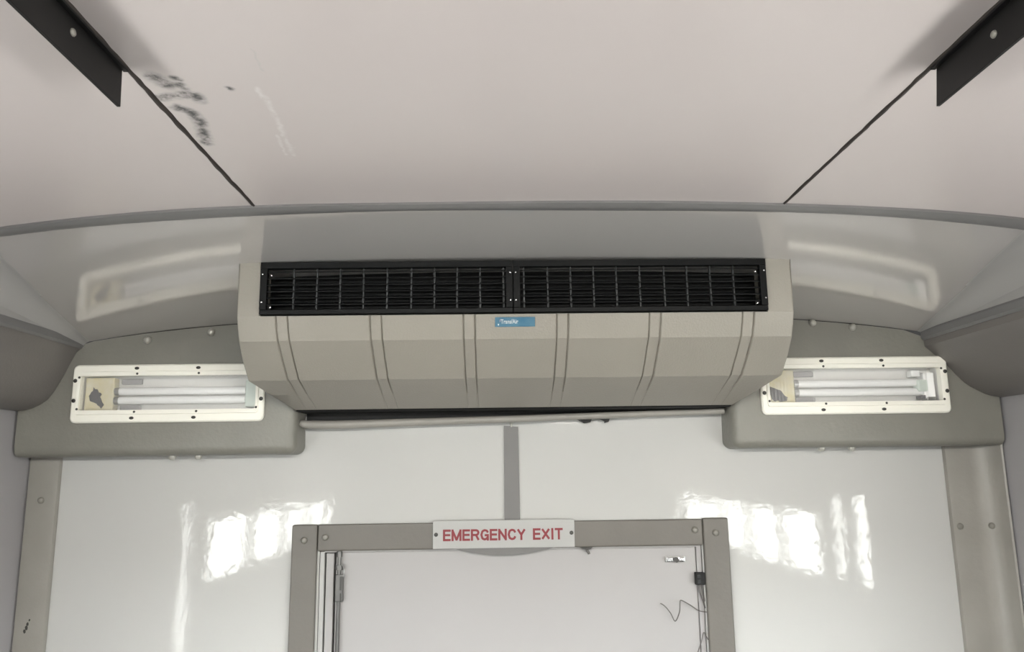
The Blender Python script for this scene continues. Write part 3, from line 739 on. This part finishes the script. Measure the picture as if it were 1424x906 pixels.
for j, x in enumerate(xs):
    col = []
    for i, (y, z) in enumerate(prof):
        xx = x
        if j in (0, len(xs)-1):
            sgn = -1 if j == 0 else 1
            xx = sgn*(0.541, 0.542, 0.542, 0.546, 0.548, 0.523, 0.491)[i]
        dx = Vector((0, 0))
        if j in inr or j in band:
            nn = nrm(i); dx = Vector((abs(nn.x), abs(nn.y)))*(RD if j in inr else RD*0.35)*fade[i]
        col.append(bm.verts.new((xx, y+dx.x, Z(z+dx.y))))
    cols.append(col)
for a, b in zip(cols[:-1], cols[1:]):
    for i in range(len(prof)-1): bm.faces.new((a[i], b[i], b[i+1], a[i+1]))
# cheeks beside the grille
for j, (xa, xb) in ((0, (XA0, GX0)), (len(xs)-1, (GX1, XA1))):
    q = [bm.verts.new(p) for p in ((xa, 1.4785, Z(GZ)), (xb, 1.4785, Z(GZ)), (xb, 1.474, Z(ZTOPA)), (xa, 1.474, Z(ZTOPA)))]
    bm.faces.new(q)
    inner = (q[1], q[2]) if j == 0 else (q[0], q[3])
    iv = [bm.verts.new((v.co.x, 1.545, v.co.z)) for v in inner]; bm.faces.new((inner[0], inner[1], iv[1], iv[0]))
    tv = [bm.verts.new((v.co.x, 1.70, v.co.z-0.03)) for v in (q[2], q[3])]; bm.faces.new((q[2], q[3], tv[1], tv[0]))
bmesh.ops.remove_doubles(bm, verts=bm.verts, dist=0.0004)
bm.verts.ensure_lookup_table()
# ledge under the grille
lv = [bm.verts.new(p) for p in ((GX0, 1.479, Z(GZ)), (GX1, 1.479, Z(GZ)), (GX1, 1.545, Z(GZ)), (GX0, 1.545, Z(GZ)))]
bm.faces.new(lv)
# end faces
for sgn in (-1, 1):
    sil = [((0.541, 0.542, 0.542, 0.546, 0.548, 0.523, 0.491)[i], *prof[i]) for i in range(len(prof))]
    vs = [bm.verts.new((sgn*0.541, 1.474, Z(ZTOPA)))] + [bm.verts.new((sgn*a, b, Z(c))) for a, b, c in sil] + [bm.verts.new((sgn*0.541, 1.748, Z(0.345)))]
    bm.faces.new(vs if sgn < 0 else vs[::-1])
bmesh.ops.remove_doubles(bm, verts=bm.verts, dist=0.0003)
hs = from_bm('housing', bm, 'housing', ac)
bv = hs.modifiers.new('soft', 'BEVEL'); bv.width = 0.009; bv.segments = 4; bv.limit_method = 'WEIGHT'
me = hs.data
att = me.attributes.new('bevel_weight_edge', 'FLOAT', 'EDGE')
for e in me.edges:
    a, b = (me.vertices[i].co for i in e.vertices)
    on_end = abs(a.x) > 0.49 and abs(b.x) > 0.49 and a.x*b.x > 0 and abs(abs(a.x)-abs(b.x)) < 0.04
    vertical = abs(a.z-b.z) > 0.012 and abs(a.x) > 0.5 and abs(b.x) > 0.48
    if vertical and a.y < 1.75 and b.y < 1.75 and abs(a.y-b.y) < 0.12 and abs(abs(a.x)-0.4985) > 0.01 and abs(abs(a.x)-0.4905) > 0.004: att.data[e.index].value = 1.0
smooth_by_angle(hs, 14)
box('back_plate', (-0.486, 1.735, Z(0.146)), (0.484, 1.7705, Z(0.33)), 'rubber_black', ac)
box('grille_well', (GX0+0.001, 1.545, Z(GZ-0.01)), (GX1-0.001, 1.552, Z(0.3985)), 'grille_black', ac)
box('well_floor', (GX0+0.001, 1.482, Z(GZ+0.0005)), (GX1-0.001, 1.546, Z(GZ+0.0020)), 'grille_black', ac)
# two grilles
def yg(z): return 1.474 + (ZTOPA - z)*0.042
GT = 0.4025
def grille(x0, x1, bars, lit_end):
    g_ = box('grille_frame', (x0, 1.4715, Z(GZ+0.0025)), (x1, 1.486, Z(GZ+0.0115)), 'grille_bar' if False else 'grille_black', ac, 0.001)
    box('frame_rail', (x0, 1.4705, Z(GT-0.012)), (x1, 1.484, Z(GT)), 'grille_black', g_, 0.001)
    for xa, xb in ((x0, x0+0.013), (x1-0.013, x1)):
        box('frame_stile', (xa, 1.470, Z(GZ+0.0118)), (xb, 1.484, Z(GT-0.0122)), 'grille_black', g_, 0.001)
    n = 6
    sl = None
    for i in range(n):
        z = GZ + 0.0215 + i*(GT-0.012-GZ-0.0225)/(n-0.55)
        poly = [(1.4745, Z(z-0.0012)), (1.4750, Z(z+0.0012)), (1.497, Z(z+0.0075)), (1.4965, Z(z+0.0053))]
        if sl is None:
            sl = prism('slat', [(y_, z_-Z(z)) for y_, z_ in poly], 'x', x0+0.013, x1-0.013, 'grille_slat', g_); base = sl
            sl.location = (0, 0, Z(z))
        else:
            c = base.copy(); COL.objects.link(c); c.parent = g_; c.location = (0, 0, Z(z))
    b0 = None
    for bx in bars:
        if b0 is None:
            b0 = box('bar', (-0.0015, 1.4775, Z(GZ+0.012)), (0.0015, 1.484, Z(GT-0.0125)), 'grille_bar', g_); b0.location.x = bx
        else:
            c = b0.copy(); COL.objects.link(c); c.parent = g_; c.location = b0.location; c.location.x = bx
    for xx in (x0+0.0045, x1-0.0045):
        for zz in (GZ+0.026, GT-0.024): put(BRIGHT, 'screw', (xx, 1.4698, Z(zz)), g_, (0, 0, 0), (0.8, 0.8, 0.8))
    ex = x0+0.021 if lit_end < 0 else x1-0.021
    for zz in (GZ+0.016, GT-0.026): put(BRIGHT, 'screw', (ex, 1.4715, Z(zz)), g_, (0, 0, 0), (0.9, 0.8, 0.9))
    return g_
grille(GX0+0.0015, -0.0088, [-0.434, -0.389, -0.344, -0.299, -0.253, -0.206, -0.161, -0.117, -0.072, -0.0265], -1)
grille(-0.0072, GX1-0.0015, [0.0135, 0.060, 0.105, 0.150, 0.195, 0.241, 0.289, 0.334, 0.380, 0.426], 1)
# blue maker's badge under the middle of the grille
bz = 0.2735
def yh(z): return 1.4785 + (GZ - z)*(1.488-1.4785)/(GZ-0.275)
bd = prism('badge', [(yh(0.2735)-0.0002, Z(0.2740)), (yh(0.2735)-0.0022, Z(0.2740)), (yh(0.291)-0.0022, Z(0.2915)), (yh(0.291)-0.0002, Z(0.2915))], 'x', -0.0435, 0.0340, 'badge_blue', ac)
bd['label'] = 'small blue badge with white lettering'
tilt = math.atan2(1.488-1.4785, GZ-0.275)
tx = text_mesh('badge_lettering', 'Trans/Air', 0.034, 0.0088, 'badge_white', bd, (0, 0, 0), 0.0004, 0.02)
tx.location = (-0.0325, yh(0.2795)-0.0023, Z(0.2795)); tx.rotation_euler = (tilt, 0, 0)
prism('badge_mark', [(-0.0385, Z(0.2765)), (-0.0360, Z(0.2765)), (-0.0355, Z(0.2885)), (-0.0375, Z(0.2875))], 'y', yh(0.2765)-0.0032, yh(0.2765)-0.0024+0.002, 'badge_white', bd)
prism('badge_mark', [(-0.0350, Z(0.2820)), (-0.0325, Z(0.2830)), (-0.0325, Z(0.2875)), (-0.0350, Z(0.2875))], 'y', yh(0.2875)-0.003, yh(0.2875)-0.0024, 'badge_dark', bd)

bpy.context.view_layer.update()
